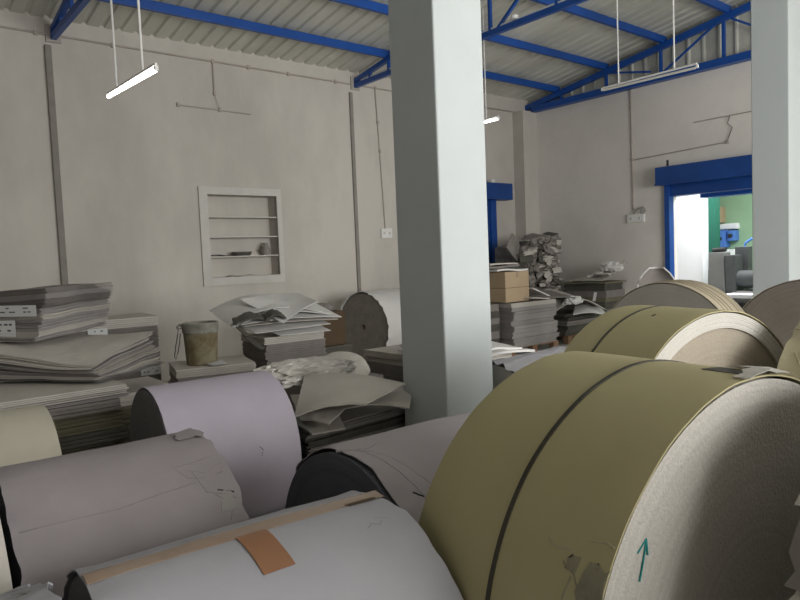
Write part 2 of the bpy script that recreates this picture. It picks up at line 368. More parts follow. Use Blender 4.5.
t = struct('door_2', mb, M['dblue'])
MB().box(10.14, YL - .07, 0, 10.31, YL - .001, 2.7).build('door_jamb', M['blue'], t)
MB().box(8.6, YL - .07, 0, 8.77, YL - .001, 2.7).build('door_jamb', M['blue'], t)
mb = MB()
for k in range(34): mb.box(8.77, YL - .05 + .012 * (k % 2), .02 + k * .079, 10.14, YL - .02, .02 + (k + 1) * .079)
mb.build('shutter_curtain', M['dblue'], t)
MB().box(10.05, YL - .2, 3.03, 10.15, YL - .12, 3.1).build('bracket', M['white'], t)

# ------------------------------------------------------------------ room beyond the opening
NR = 17.0
struct('wall_far_green', MB().box(NR, 2, 0, NR + .2, 12, 3.6), M['lgreen'])
struct('wall_far_side', MB().box(XR + .25, 2.0, 0, NR, 2.2, 3.6).box(XR + .25, 11.8, 0, NR, 12, 3.6), M['lgreen'])
struct('ceiling_far_room', MB().box(XR + .25, 2, 3.6, NR + .2, 12, 3.75), M['bwhite'])
struct('wall_column_white', MB().box(13.0, 6.38, 0, 13.25, 7.3, 3.6), M['bwhite'])
struct('trim_green_edge', MB().box(13.25, 6.24, 0, 13.45, 6.5, 3.6), M['green'])
t = empty('board_cutting_machine', (12.75, 5.76, 0), 0, 'grey machine with slanted side hoods seen through the blue shutter opening', 'machine')
def prism(mb, y0, y1, x0, x1, z0, z1, ty0, ty1, tx0, tx1):
    mb.add([(x0, y0, z0), (x1, y0, z0), (x1, y1, z0), (x0, y1, z0), (tx0, ty0, z1), (tx1, ty0, z1), (tx1, ty1, z1), (tx0, ty1, z1)],
           [(3, 2, 1, 0), (4, 5, 6, 7), (0, 1, 5, 4), (1, 2, 6, 5), (2, 3, 7, 6), (3, 0, 4, 7)]); return mb
prism(MB(), -.0, .38, -.1, .3, 0, 1.46, .08, .36, -.05, .25).build('side_hood', M['mach'], t, bevel=.01)
prism(MB(), -.2, -.01, -.1, .3, 0, 1.40, -.14, .06, -.05, .25).build('front_hood', M['machd'], t, bevel=.01)
MB().box(.0, -.62, 0, .6, -.18, .75).build('machine_bed', M['machd'], t, bevel=.02)
MB().tube([(.1, -.62, .95), (.1, -.1, .95)], .16, 20).build('roller', M['machd'], t, True)
MB().tube([(.0, -.5, .62), (.0, -.1, .62)], .12, 20).build('roller', M['mach'], t, True)
MB().box(.3, -.22, .75, .5, .02, 1.55).build('motor_box', M['machd'], t, bevel=.01)
MB().tube([(.1, .34, 1.5), (.1, .1, 1.51)], .045, 16).build('motor', M['dark'], t, True)
MB().tube([(.5, -.08, 1.55), (.5, -.1, 1.62), (.5, -.22, 1.70)], .022, 8).build('lever', M['boxblue'], t)
MB().box(.0, -.66, .6, .3, -.5, 1.9).build('electric_panel', M['frame'], t, bevel=.01)
MB().box(-.6, -.9, .64, -.1, -.1, .70).build('feed_table', M['bwhite'], t)
for x, y in ((-.57, -.87), (-.13, -.87), (-.57, -.13), (-.13, -.13)): MB().box(x - .02, y - .02, 0, x + .02, y + .02, .64).build('leg', M['machd'], t)
sx = 16.0; 
def wallbox(name, y0, y1, z0, z1, m, label, cat, knob=False, d=.25):
    t = empty(name, (NR, (y0 + y1) / 2, z0), 0, label, cat); h = z1 - z0; wd = (y1 - y0) / 2
    MB().box(-d, -wd, 0, 0, wd, h).build('cabinet_body', M[m], t, bevel=.01)
    MB().box(-d - .012, -wd + .02, .02, -d, wd - .02, h - .02).build('door', M[m], t, bevel=.006)
    if knob: MB().tube([(-d - .012, 0, h * .5), (-d - .06, 0, h * .5)], .05, 14).build('knob', M['dark'], t)
    return t
k = 17 / 16
wallbox('switchgear_box', 7.64, 7.90, 1.54, 1.96, 'boxblue', 'larger blue switchgear box with a black knob on the pale green wall', 'electric box', True)
wallbox('switchgear_box', 7.42, 7.60, 1.69, 1.94, 'boxblue', 'smaller blue switchgear box with a black knob on the pale green wall', 'electric box', True)
wallbox('meter_box', 7.74, 7.97, 2.15, 2.54, 'carton', 'beige meter box high on the pale green wall', 'electric box')
wallbox('junction_box', 7.40, 7.86, 1.98, 2.12, 'bwhite', 'white junction box between the beige meter box and the blue boxes', 'electric box', d=.12)
mb = MB()
for q in range(4): mb.tube([(NR - .13, 7.5 + q * .1, 1.98), (NR - .16, 7.52 + q * .07, 1.965 - .01 * q), (NR - .2, 7.5 + q * .09, 1.945)], .01, 5)
tag(mb.build('power_cables', M['dark']), 'short black cables between the white junction box and the blue boxes', 'cable')
tag(MB().box(NR - .45, 7.35, 0, NR - .01, 8.0, 1.48).build('workbench_cabinet', M['bwhite'], bevel=.01), 'white cabinet under the blue switchgear boxes on the green wall', 'cabinet')

# ------------------------------------------------------------------ paper rolls
class Roll:
    def __init__(s, name, c, Rr, width, deg, wrap, face, label, lump=.004, over=.006, seed=0, hole=.04, step=None, face2=None, telescope=.002, group=None, rag=0.0, gap=.012):
        s.R = Rr; s.w = width; s.e = empty(name, (c[0], c[1], 0), R(deg), label, 'paper roll', group)
        s.lump = lump; s.seed = seed
        hw = width / 2; na = 128; nl = 14
        s.hw = hw
        # wrapper: thin shell, turned a little over the ends
        def rad(x, t):
            e = nz(math.cos(t) * 1.6 + seed * 3.1, math.sin(t) * 1.6 + 5, x * 2.2 + seed) * lump
            e += nz(math.cos(t) * 5 + seed, math.sin(t) * 5, x * 9 + seed) * lump * .35
            f = max(0, abs(x) / hw - .82) / .18
            e += f * nz(math.cos(t) * 9 + seed, math.sin(t) * 9, x * 14) * lump * 1.6 * (1 if rag else .3)
            return Rr + e - lump * .4
        s.rad = rad
        def edge(sgn, t): return sgn * (hw + over + rag * (.5 + nz(math.cos(t) * 6 + seed * 7, math.sin(t) * 6, sgn * 3)))
        vs = []; fs = []
        cols = nl + 1
        for i in range(na):
            t = 2 * math.pi * i / na
            e0, e1 = edge(-1, t), edge(1, t)
            for j in range(cols):
                x = e0 + (e1 - e0) * j / nl; r = rad(x, t)
                if j in (0, nl) : r -= .002
                vs.append((x, r * math.sin(t), r * math.cos(t)))
            for j in range(cols):
                x = e1 + (e0 - e1) * j / nl; r = rad(x, t) - .006
                vs.append((x, r * math.sin(t), r * math.cos(t)))
        W = cols * 2
        for i in range(na):
            i2 = (i + 1) % na
            for j in range(W):
                j2 = (j + 1) % W; fs.append((i * W + j, i * W + j2, i2 * W + j2, i2 * W + j))
        o = MB().add(vs, fs).build('wrapper', M[wrap], s.e, True); o.location = (0, 0, Rr); s.wrapper = o
        # wound paper: disc ends with fine telescoping, hole for the core
        def wound(name, r0, r1, ins, m, sd):
            rs = [r1 - (r1 - r0) * k / 26 for k in range(27)]; vs = []; fs = []; n = 96
            prof = []
            for k, r in enumerate(rs): prof.append((r, hw - ins + telescope * nz(k * .9 + sd, 2.2)))
            for k, r in reversed(list(enumerate(rs))): prof.append((r, -hw + ins + telescope * nz(k * .9 + sd, 7.7)))
            P = len(prof)
            for i in range(n):
                t = 2 * math.pi * i / n
                for r, x in prof: vs.append((x, r * math.sin(t), r * math.cos(t)))
            for i in range(n):
                i2 = (i + 1) % n
                for j in range(P): fs.append((i * P + j, i * P + (j + 1) % P, i2 * P + (j + 1) % P, i2 * P + j))
            o = MB().add(vs, fs).build(name, M[m], s.e, True); o.location = (0, 0, Rr)
        ro = Rr - lump * 1.9 - .007
        if step: wound('wound_paper', step * Rr, ro, .0, face, seed); wound('inner_windings', hole, step * Rr - .002, gap, face2 or face, seed + 5)
        else: wound('wound_paper', hole, ro, .0, face, seed)
        mb = MB(); n = 24; vs = []; fs = []
        for i in range(n):
            t = 2 * math.pi * i / n
            for r, x in ((hole - .001, -hw + .004), (hole - .001, hw - .004), (hole - .009, hw - .004), (hole - .009, -hw + .004)): vs.append((x, r * math.sin(t), r * math.cos(t)))
        for i in range(n):
            i2 = (i + 1) % n
            for j in range(4): fs.append((i * 4 + j, i * 4 + (j + 1) % 4, i2 * 4 + (j + 1) % 4, i2 * 4 + j))
        o = mb.add(vs, fs).build('core_tube', M['core'], s.e); o.location = (0, 0, Rr)
    def pt(s, x, deg, off):
        t = R(deg); r = s.rad(x, t) + off; return (x, r * math.sin(t), r * math.cos(t))
    def patch(s, name, x0, x1, a0, a1, m, off=.0015, th=.0012, lift=None, jag=0.0, nu=None, label=None, sk=0.0):
        nu = nu or max(2, int(abs(x1 - x0) / .03)); nv = max(2, int(abs(a1 - a0) / 2.5))
        def P(u, v):
            x = x0 + (x1 - x0) * u; a = a0 + (a1 - a0) * v + sk * u
            if jag:
                x += jag * nz(u * 7 + s.seed, v * 9, 1.3) * (1 if 0 < u < 1 else 1.5); a += jag * 80 * nz(u * 8, v * 5 + s.seed, 8.1)
            return s.pt(x, a, off + (lift(u, v) if lift else 0))
        mb = MB(); sheet_mesh(mb, P, nu, nv, th); o = mb.build(name, M[m], s.e, True); o.location = (0, 0, s.R)
        if label: o['label'] = label
        return o
    def strap(s, x, wd=.016, m='strap', th=.0035):
        n = 128; vs = []; fs = []
        for i in range(n):
            t = 2 * math.pi * i / n
            for xx, off in ((x - wd / 2, -.001), (x - wd / 2, th), (x + wd / 2, th), (x + wd / 2, -.001)):
                r = s.rad(x, t) + off; vs.append((xx, r * math.sin(t), r * math.cos(t)))
        for i in range(n):
            i2 = (i + 1) % n
            for j in range(4): fs.append((i * 4 + j, i * 4 + (j + 1) % 4, i2 * 4 + (j + 1) % 4, i2 * 4 + j))
        o = MB().add(vs, fs).build('strap', M[m], s.e); o.location = (0, 0, s.R); return o
    def crease(s, pts, wd=.006, m='pipe', label=None, name='crease'):
        """raised wrinkle along a list of (x, degrees)"""
        mb = MB(); dense = []
        for (xa, aa), (xb, ab) in zip(pts, pts[1:]):
            for k in range(5):
                f = k / 5; dense.append(s.pt(xa + (xb - xa) * f + .006 * nz(k * .7, xa * 30, aa), aa + (ab - aa) * f, -wd * .28))
        dense.append(s.pt(*pts[-1], -wd * .3)); mb.tube(dense, wd / 2, 6)
        o = mb.build(name, M[m], s.e, True); o.location = (0, 0, s.R)
        if label: o['label'] = label
        return o

A = Roll('paper_roll', (.741, 1.528), .461, .763, -3.02, 'whitewrap', 'faceC', 'off-white wrapped paper roll in front, with brown packing tape along its top', .006, .006, 1, rag=.012)
A.patch('tape_strip', -.392, .398, -1.5, 6.5, 'tape', lift=lambda u, v: .0008 * nz(u * 20, v * 3))
A.patch('tape_strip', -.05, .03, -21.5, -1.2, 'tape2', off=.0028, label='short orange-brown tape piece across the long strip')
A.patch('paper_tear', .27, .36, -2.5, -.5, 'cartond', off=.003, jag=.008)
A.crease([(.26, -17), (.28, -15), (.3, -17), (.31, -15)], .004, 'pipe'); A.crease([(.30, -13), (.33, -15)], .004, 'pipe')

B = Roll('paper_roll', (.66, 2.52), .477, .68, 0, 'lilac2', 'faceC', 'dull mauve wrapped paper roll on the left, with a torn creased right end', .008, .004, 2, rag=.014)
B.crease([(-.33, -40), (-.05, -41), (.1, -39), (.22, -38)], .004, 'pipe'); B.crease([(-.3, -70), (-.1, -66), (.1, -69)], .004, 'pipe')
B.crease([(.2, -30), (.26, -34), (.33, -31)], .008, 'lilac2'); B.crease([(.22, -31), (.24, -44), (.3, -47), (.33, -50)], .006, 'pipe')
B.crease([(.26, -45), (.31, -52), (.29, -58)], .012, 'lilac2'); B.crease([(.28, -44), (.33, -47)], .007, 'dark'); B.crease([(.24, -3), (.3, -7), (.34, -4)], .012, 'lilac2')
B.patch('paper_tear', .26, .345, -9, 3, 'lilac2', off=.006, lift=lambda u, v: .014 * u * abs(nz(v * 4, u * 3)), jag=.025)
B.crease([(.16, -27), (.24, -27), (.33, -25)], .004, 'pipe'); B.crease([(.17, -28), (.2, -35), (.26, -37), (.32, -36)], .004, 'pipe')
B.patch('paper_tear', .28, .335, -54, -45, 'boardlilac', off=.001, jag=.03, lift=lambda u, v: .006 * abs(nz(u * 6, v * 6)))

Cc = Roll('paper_roll', (1.663, 3.918), .453, .77, -3.59, 'lilac', 'faceC', 'smooth lilac wrapped paper roll behind the dull mauve one', .004, -.006, 3)
Cc.crease([(.12, -78), (.14, -81), (.125, -85)], .005, 'dark')

D = Roll('paper_roll', (1.72, 1.995), .459, .80, 0, 'mauvewhite', 'faceD', 'pale mauve wrapped paper roll with a dark slate end, at the foot of the pillar', .008, -.022, 4, rag=.02)
D.crease([(-.40, 2), (-.33, -8), (-.3, -25), (-.26, -45), (-.28, -60)], .012, 'mauvewhite'); D.crease([(-.33, -4), (-.29, -14), (-.24, -30), (-.19, -44)], .008, 'mauvewhite')
D.crease([(-.3, -40), (-.26, -44), (-.28, -50)], .010, 'dark'); D.crease([(-.37, -3), (-.3, -6), (-.24, -3)], .005, 'pipe'); D.crease([(.1, 14), (.25, 10), (.35, 12)], .007, 'pipe')

E_ = Roll('paper_roll', (1.738, 1.021), .638, .625, 83.9, 'olive', 'faceE', 'huge olive kraft paper roll in the right foreground with a black strap round it', .004, .003, 5)
E_.strap(-.005, .013)
E_.patch('torn_paper', -.31, -.18, -6, 1.0, 'strap', off=.001, jag=.015, label='dark tear in the olive wrapper')
E_.patch('torn_flap', -.33, -.21, -11, -5, 'faceF', off=.006, jag=.015, lift=lambda u, v: .018 * u * (1 - u) + .012 * abs(nz(u * 5, v * 5, 3)))
E_.patch('torn_flap', -.33, -.29, -3, 5, 'faceF', off=.004, jag=.015, lift=lambda u, v: .012 * (1 - v), label='pale curled paper flap')
for k, pts in enumerate((((-.14, 60), (-.17, 61), (-.21, 60.5), (-.24, 62)), ((-.2, 63), (-.24, 64.5), (-.28, 70), (-.31, 73)), ((-.25, 57.5), (-.29, 56.5), (-.31, 57)), ((-.23, 65), (-.22, 70), (-.24, 74)), ((-.28, 62), (-.31, 66)))):
    E_.crease(pts, .006, 'olive2' if k % 2 == 0 else 'scuff')
E_.patch('torn_paper', -.312, -.262, 61, 78, 'scuff', off=.0008, jag=.022, nu=5, label='scuffed dark patch at the rim')
E_.patch('torn_paper', -.235, -.215, 61, 64, 'scuff', off=.001, jag=.02, nu=4)
# teal marker arrow on the near face
def on_face(p):
    q = Matrix.Rotation(-R(83.9), 4, 'Z') @ (Vector(p) - Vector((1.738, 1.021, 0))); return (-.3145, q.y, q.z)
mb = MB()
for pl in ([(1.244, .72, .893), (1.259, .72, .938), (1.269, .72, .980)], [(1.239, .72, .956), (1.269, .72, .980), (1.273, .72, .943)]):
    q = [Vector(on_face(p)) for p in pl]
    for a, b in zip(q, q[1:]): mb.bar(a, b, .0025, .0035, up=(1, 0, 0))
mb.build('marker_arrow', M['teal'], E_.e)

F_ = Roll('paper_roll', (3.10, 1.678), .652, .52, 79.4, 'olive', 'faceF', 'olive kraft paper roll with a strap, directly behind the huge front one', .004, .003, 6, step=.87, face2='faceI', gap=.012)
F_.strap(.085, .012); F_.patch('paper_tear', -.04, -.028, 14, 16, 'strap', off=.001)
H_ = Roll('paper_roll', (5.68, 3.05), .648, .39, 0, 'beige', 'faceH', 'beige paper roll with ridged wrapping in front of the blue shutter opening', .004, .003, 7)
for x in (-.12, -.06, .0, .1): H_.strap(x, .01, 'beige', .006)
I_ = Roll('paper_roll', (6.15, 2.037), .652, .50, 0, 'beige', 'faceG', 'brown-faced paper roll at the right edge in front of the right pillar', .004, .003, 8)
J_ = Roll('paper_roll', (3.62, .95), .65, .48, 90, 'olive2', 'faceF', 'olive wrapped paper roll with creased wrapping at the right edge of the picture', .012, .004, 9, rag=.01)
J_.crease([(.24, 30), (.1, 33), (-.1, 30)], .01, 'olive2'); J_.crease([(.24, 48), (.12, 44), (-.1, 47)], .01, 'olive2'); J_.crease([(.2, 44), (.1, 60), (0, 66)], .01, 'olive2')
G_ = Roll('paper_roll', (1.925, .22), .65, .47, 87, 'boardlight', 'faceG', 'paper roll with crumpled grey wrapping in the bottom right corner', .014, .01, 10, rag=.03)
for k in range(7):
    a = 30 + k * 7; G_.crease([(.24, a), (.2, a + 3), (.17, a - 1), (.1, a + 4)], .016, 'boardlight')
G_.patch('torn_flap', .17, .275, 36, 50, 'boardlight', off=.008, jag=.015, lift=lambda u, v: .015 * abs(nz(u * 5, v * 6)))
G_.patch('torn_flap', .2, .265, 52, 64, 'boardgrey', off=.006, jag=.015, lift=lambda u, v: .02 * abs(nz(u * 7, v * 4, 2)))
K_ = Roll('paper_roll', (-.12, 2.40), .54, .76, 0, 'boardlight', 'faceC', 'pale grey roll at the left edge, end to end with the dull mauve one', .005, .004, 11)
L_ = Roll('paper_roll', (.42, 4.21), .424, .75, 0, 'cream', 'faceH', 'cream paper roll at the left edge below the sagging board pile', .003, .003, 12)
K2 = Roll('paper_roll', (-.135, 1.40), .488, .76, 0, 'whitewrap', 'faceC', 'crumpled off-white wrapped roll in the bottom left corner', .016, .006, 13, rag=.04)
for k in range(6):
    a = 30 - k * 9; K2.crease([(.38, a), (.34, a + 4), (.3, a - 2), (.22, a + 3)], .012, 'whitewrap')
K2.crease([(.37, 14), (.34, 11), (.33, 13)], .008, 'pipe')
Mm = Roll('paper_roll', (6.67, 8.40), .557, 1.2, 8, 'boardwhite', 'faceM', 'white wrapped paper roll with a round taupe end against the niche wall', .012, .012, 14, hole=.045, rag=.03, step=.93, face2='faceM', gap=-.006)
N_ = Roll('paper_roll', (3.86, 3.20), .43, .82, 0, 'whitewrap', 'faceF', 'white plastic wrapped roll just right of the square pillar', .016, .01, 15, rag=.04)
for k in range(7):
    a = 10 - k * 11; N_.crease([(.38, a), (.25, a + 6), (.1, a - 3), (-.1, a + 5), (-.3, a)], .012, 'whitewrap')
N_.crease([(.1, 2), (.2, 6), (.34, 0)], .012, 'pipe')

# ------------------------------------------------------------------ stacks of board
ORD = ['topmost', 'second from the top', 'third from the top', 'fourth from the top', 'fifth from the top', 'sixth from the top', 'seventh from the top', 'eighth from the top',
       'ninth from the top', 'tenth from the top', 'eleventh from the top', 'twelfth from the top', 'thirteenth from the top', 'fourteenth from the top', 'fifteenth from the top']
def stack(corner, yaw, a, b, z0, z1, n, mats, where, group, jit=.02, sag=None, sheets=4, seed=0, fan=(0, 0), look='board bundle', thick=None, topless=None):
    """bundles of board sheets, corner nearest the camera, a along yaw, b along yaw + 90"""
    rr = random.Random(seed); cy, sy = math.cos(R(yaw)), math.sin(R(yaw)); out = []
    cuts = [0]
    for i in range(n): cuts.append(cuts[-1] + rr.uniform(.7, 1.3))
    cuts = [z0 + (z1 - z0) * c / cuts[-1] for c in cuts]
    for i in range(n):
        zb, zt = cuts[i], cuts[i + 1]; mb = MB()
        bo = (rr.uniform(-jit, jit) + fan[0] * i / n, rr.uniform(-jit, jit) + fan[1] * i / n); br = rr.uniform(-1, 1) * jit * 1.2
        m = mats[i] if isinstance(mats, list) else mats
        for k in range(sheets):
            za = zb + (zt - zb) * k / sheets; zc = zb + (zt - zb) * (k + 1) / sheets - .003
            ou, ov = bo[0] + rr.uniform(-.45, .45) * jit, bo[1] + rr.uniform(-.45, .45) * jit
            def V(u, v, z):
                h = (z - z0) / (z1 - z0); x = u * a; y = v * b
                d = sag(u, v, h) if sag else 0
                X = x + ou - br * y; Y = y + ov + br * x
                return (X * cy - Y * sy, X * sy + Y * cy, z - z0 + d)
            nu, nv = (7, 7) if sag else (1, 1)
            vs = []; fs = []; W = nv + 1; K = (nu + 1) * W
            for z in (za, zc):
                for p in range(nu + 1):
                    for q in range(nv + 1): vs.append(V(p / nu, q / nv, z))
            for p in range(nu):
                for q in range(nv):
                    c = (p * W + q, (p + 1) * W + q, (p + 1) * W + q + 1, p * W + q + 1)
                    fs.append(tuple(K + t for t in c)); fs.append(tuple(reversed(c)))
            for p in range(nu):
                for q in (0, nv): fs.append((p * W + q, (p + 1) * W + q, K + (p + 1) * W + q, K + p * W + q))
            for q in range(nv):
                for p in (0, nu): fs.append((p * W + q, p * W + q + 1, K + p * W + q + 1, K + p * W + q))
            mb.add(vs, fs)
        o = mb.build('board_bundle', M[m])
        o.location = (corner[0], corner[1], z0)
        r_ = n - 1 - i
        nm = 'bottommost' if (r_ == n - 1 and n > 2) else ORD[r_]
        tag(o, '%s, %s %s' % (look, nm, where), 'board stack', group); out.append(o)
    return out
def local_label(o, origin, du, dv, w, h, rows=3, seed=0):
    """printed paper label as a part: origin corner, unit vectors du and dv"""
    rr = random.Random(seed); du = Vector(du).normalized(); dv = Vector(dv).normalized(); n = du.cross(dv); p0 = Vector(origin)
    mb = MB(); mb.add([p0, p0 + du * w, p0 + du * w + dv * h, p0 + dv * h, p0 + n * .002, p0 + du * w + n * .002, p0 + du * w + dv * h + n * .002, p0 + dv * h + n * .002],
                      [(3, 2, 1, 0), (4, 5, 6, 7), (0, 1, 5, 4), (1, 2, 6, 5), (2, 3, 7, 6), (3, 0, 4, 7)])
    l = mb.build('paper_label', M['paper'], o)
    mb = MB()
    for r in range(rows):
        x = .12
        y = .8 - r * .7 / rows
        while x < .85:
            ln = rr.uniform(.05, .16)
            if rr.random() < .7:
                a = p0 + du * w * x + dv * h * y + n * .0025
                mb.add([a, a + du * w * ln, a + du * w * ln - dv * h * .1, a - dv * h * .1], [(0, 1, 2, 3)])
            x += ln + rr.uniform(.03, .1)
    mb.build('printing', M['ink'], l)

# S3: level stack under the sagging pile
s3 = stack((.25, 4.86), 0, 1.18, .85, .02, .70, 11, ['boarddark', 'boardolive', 'boarddark', 'boardolive', 'boarddark', 'boardolive', 'boardolive', 'boarddark', 'boardolive', 'boardolive', 'boardgrey'],
      'in the level stack under the sagging pile', 'dark boards under the sagging pile', .022, None, 3, 31, look='dark olive bundle')
s3b = stack((.1, 4.82), 2, 1.36, .9, .70, .80, 3, ['boardlilac', 'boardlight', 'boardlight'], 'between the sagging pile and the dark olive bundles', 'pale boards under the sagging pile', .02, None, 3, 32, look='pale grey bundle')
s3c = stack((1.52, 5.35), 0, .45, .7, .02, .64, 7, ['boarddark', 'boardolive', 'boardolive', 'boarddark', 'boardolive', 'boardolive', 'boardlight'],
      'in the low stack left of the lilac roll', 'low stack left of the lilac roll', .015, None, 3, 33, look='short olive bundle')
# S2: pale sagging pile
def sag2(u, v, h): return -.12 * h * (1 - u) ** 1.6 * (1 - v) ** 1.2 + .03 * h * u ** 1.5 - .02 * math.sin(v * 4)* h + .015 * nz(u * 3, v * 3, h * 2)
s2 = stack((1.30, 4.98), 40, .80, 1.0, .815, 1.06, 8, ['boardlilac', 'boardlight', 'boardlilac', 'boardlight', 'boardlight', 'boardlilac', 'boardlight', 'boardlight'],
      'in the sagging pale pile on the left', 'sagging pale pile', .03, sag2, 6, 21, fan=(-.02, .02), look='pale sagging board bundle')
# S1: tall fanned pile with paper labels
def sag1(u, v, h): return .05 * u * (1 - h * .7) - .05 * v * v * h + .012 * nz(u * 3, v * 3 + 4, h * 2)
s1 = stack((1.04, 5.56), 33, .72, .95, 1.09, 1.485, 10, ['boardlilac', 'boardlight', 'boardlilac', 'boardlilac', 'boardlight', 'boardlilac', 'boardgrey', 'boardgrey', 'boardlilac', 'boardgrey'],
      'in the tall fanned pile at the left edge', 'tall fanned pile at the left edge', .02, sag1, 6, 11, fan=(.13, -.02), look='grey board bundle')
c3, s3_ = math.cos(R(33)), math.sin(R(33))
def on_s1(i_, back, z, w, h, seed):   # label on the left face of the tall pile
    l0 = Vector((s3_ * back, -c3 * back, 0))
    pos = Vector((-s3_, c3, 0)) * (back + w) + Vector((-c3, -s3_, 0)) * (.034 - .13 * i_ / 10); o = s1[i_]
    local_label(o, pos + Vector((0, 0, z)), (s3_, -c3, 0), (0, 0, 1), w, h, 2, seed)
on_s1(6, .03, .185, .40, .085, 1); on_s1(3, .20, .03, .30, .13, 2)
# S4: square stack behind
s4 = stack((1.62, 6.98), -6, .80, .75, .02, 1.11, 13, ['boardgrey'] * 12 + ['boardlight'],
      'in the squared stack behind the sagging pile', 'squared stack behind the sagging pile', .008, None, 5, 41, look='neat grey board bundle')
ct, st_ = math.cos(R(-6)), math.sin(R(-6))
local_label(s4[6], Vector((ct * .60 + st_ * .016, st_ * .60 - ct * .016, .49)), (ct, st_, 0), (0, 0, 1), .20, .085, 2, 5)
local_label(s4[11], Vector((ct * .13 + st_ * .016, st_ * .13 - ct * .016, .90)), (ct, st_, 0), (0, 0, 1), .18, .11, 2, 6)
# S5: bucket stack
s5 = stack((2.20, 5.90), -14, .72, .6, .02, .675, 8, ['boarddark', 'boardgrey', 'boardlilac', 'boardgrey', 'boardlilac', 'boardlilac', 'boardgrey', 'boardlight'],
      'in the low stack carrying the paint bucket', 'low stack under the paint bucket', .015, None, 4, 51, look='grey board bundle')
mb = MB(); sheet_mesh(mb, lambda u, v: (u * .15, v * .12, .004 + .02 * u * v), 4, 4, .003)
t = tag(mb.build('paper_slip', M['paper']), 'small white paper slip on the stack edge in front of the paint bucket', 'paper'); t.location = (2.50, 5.80, .685)
# bucket
t = empty('paint_bucket', (2.53, 6.09, .677), R(-39), 'old round paint bucket crusted with yellow and white paint, on a low board stack', 'bucket')
def bk(z): return .142 + .022 * z / .4
pr = [(.001, 0), (bk(0), 0)] + [(bk(z), z) for z in (.01, .05, .1, .15, .2, .25, .30)] + [(bk(.3) - .004, .30), (bk(0) - .004, .008), (.001, .008)]
MB().lathe(pr, 40).build('bucket_body', M['bucket'], t, True)
pr = [(bk(.3) + .001, .295)] + [(bk(z) + .006 + .003 * (i % 2), z) for i, z in enumerate((.30, .315, .33, .345, .36, .375, .39))] + [(bk(.4) - .004, .395), (bk(.3) - .004, .295)]
o = MB().lathe(pr, 40).build('rim_crust', M['crust'], t, True)
MB().lathe([(.001, .33), (bk(.33) - .006, .33), (bk(.33) - .006, .325), (.001, .325)], 30).build('dried_paint', M['crust'], t)
mb = MB(); mb.tube([(-.155, -.05, .35), (-.19, -.055, .34), (-.2, -.06, .28), (-.22, -.07, .18), (-.235, -.075, .08), (-.225, -.075, .06), (-.2, -.075, .12), (-.18, -.07, .22), (-.172, -.06, .3)], .0045, 6); mb.build('handle', M['dark'], t, True)
mb = MB(); mb.tube([(-.15, -.05, .36), (-.18, -.06, .385), (-.2, -.06, .36), (-.185, -.06, .335)], .012, 8); mb.build('handle_lug', M['crust'], t, True)

# S6: white topped stack
s6 = stack((3.26, 6.18), -4, .70, .62, .02, .835, 10, ['boarddark', 'boardgrey', 'boardgrey', 'boarddark', 'boardgrey', 'boardgrey', 'boardgrey', 'boardgrey', 'boardgrey', 'boardlight'],
      'in the stack under the bent white sheets', 'grey boards under the bent white sheets', .016, None, 4, 61, look='grey board bundle')
def bent(name, org, yaw, a, b, f, m, label, group, th=.006, nu=14, nv=8, cat='board sheet', skew=0):
    cy, sy = math.cos(R(yaw)), math.sin(R(yaw))
    def P(u, v):
        x = u * a + skew * v; y = v * b; z = f(u, v); dx = 0
        return (x * cy - y * sy, x * sy + y * cy, z)
    mb = MB(); sheet_mesh(mb, P, nu, nv, th); o = mb.build(name, M[m], smooth=True); o.location = org
    md = o.modifiers.new('edge', 'EDGE_SPLIT'); md.split_angle = R(40)
    return tag(o, label, cat, group)
gw = 'bent white sheets on the stack'
def quad(name, A_, B_, C_, D_, m, label, group=None, bow=0.0, curl=None, th=.006, nu=16, nv=10, cat='board sheet', wav=.008):
    A_, B_, C_, D_ = map(Vector, (A_, B_, C_, D_)); sd = len(label)
    def P(u, v):
        p = A_ * (1 - u) * (1 - v) + B_ * u * (1 - v) + C_ * u * v + D_ * (1 - u) * v - A_
        return p + Vector((0, 0, bow * math.sin(math.pi * u) + wav * nz(u * 4 + sd, v * 4) + (curl(u, v) if curl else 0)))
    mb = MB(); sheet_mesh(mb, P, nu, nv, th); o = mb.build(name, M[m], smooth=True); o.location = A_
    return tag(o, label, cat, group)
quad('board_sheet', (3.38, 6.09, .85), (3.99, 6.07, .845), (4.02, 6.85, 1.0), (3.3, 6.8, .98), 'boardwhite', 'lowest white sheet of the bent pile, front edge level over the grey bundles', gw)
quad('board_sheet', (3.12, 6.13, .90), (3.98, 6.05, .92), (4.0, 6.8, 1.07), (3.05, 6.7, 1.03), 'boardwhite', 'white sheet of the bent pile whose pointed left corner sticks out low down', gw)
quad('board_sheet', (3.02, 6.17, .975), (4.06, 6.02, .965), (4.1, 6.75, 1.13), (3.0, 6.8, 1.10), 'boardlight', 'greyer sheet halfway up the bent white pile', gw, .015)
quad('board_sheet', (2.98, 6.14, 1.0), (4.10, 6.01, .985), (4.12, 6.75, 1.17), (3.0, 6.82, 1.14), 'boardwhite', 'broad white sheet of the bent pile, reaching furthest to the right', gw, .03)
quad('board_sheet', (2.90, 6.18, 1.03), (3.98, 6.04, 1.03), (4.04, 6.75, 1.20), (2.98, 6.82, 1.17), 'boardwhite', 'arched white sheet with a curled left end, just under the topmost', gw, .06, lambda u, v: -.05 * (1 - u) ** 4)
quad('board_sheet', (2.88, 6.22, 1.04), (3.95, 6.08, 1.04), (4.0, 6.78, 1.17), (2.96, 6.86, 1.16), 'boardwhite', 'topmost arched white sheet of the bent pile', gw, .10, lambda u, v: -.04 * (1 - u) ** 4)
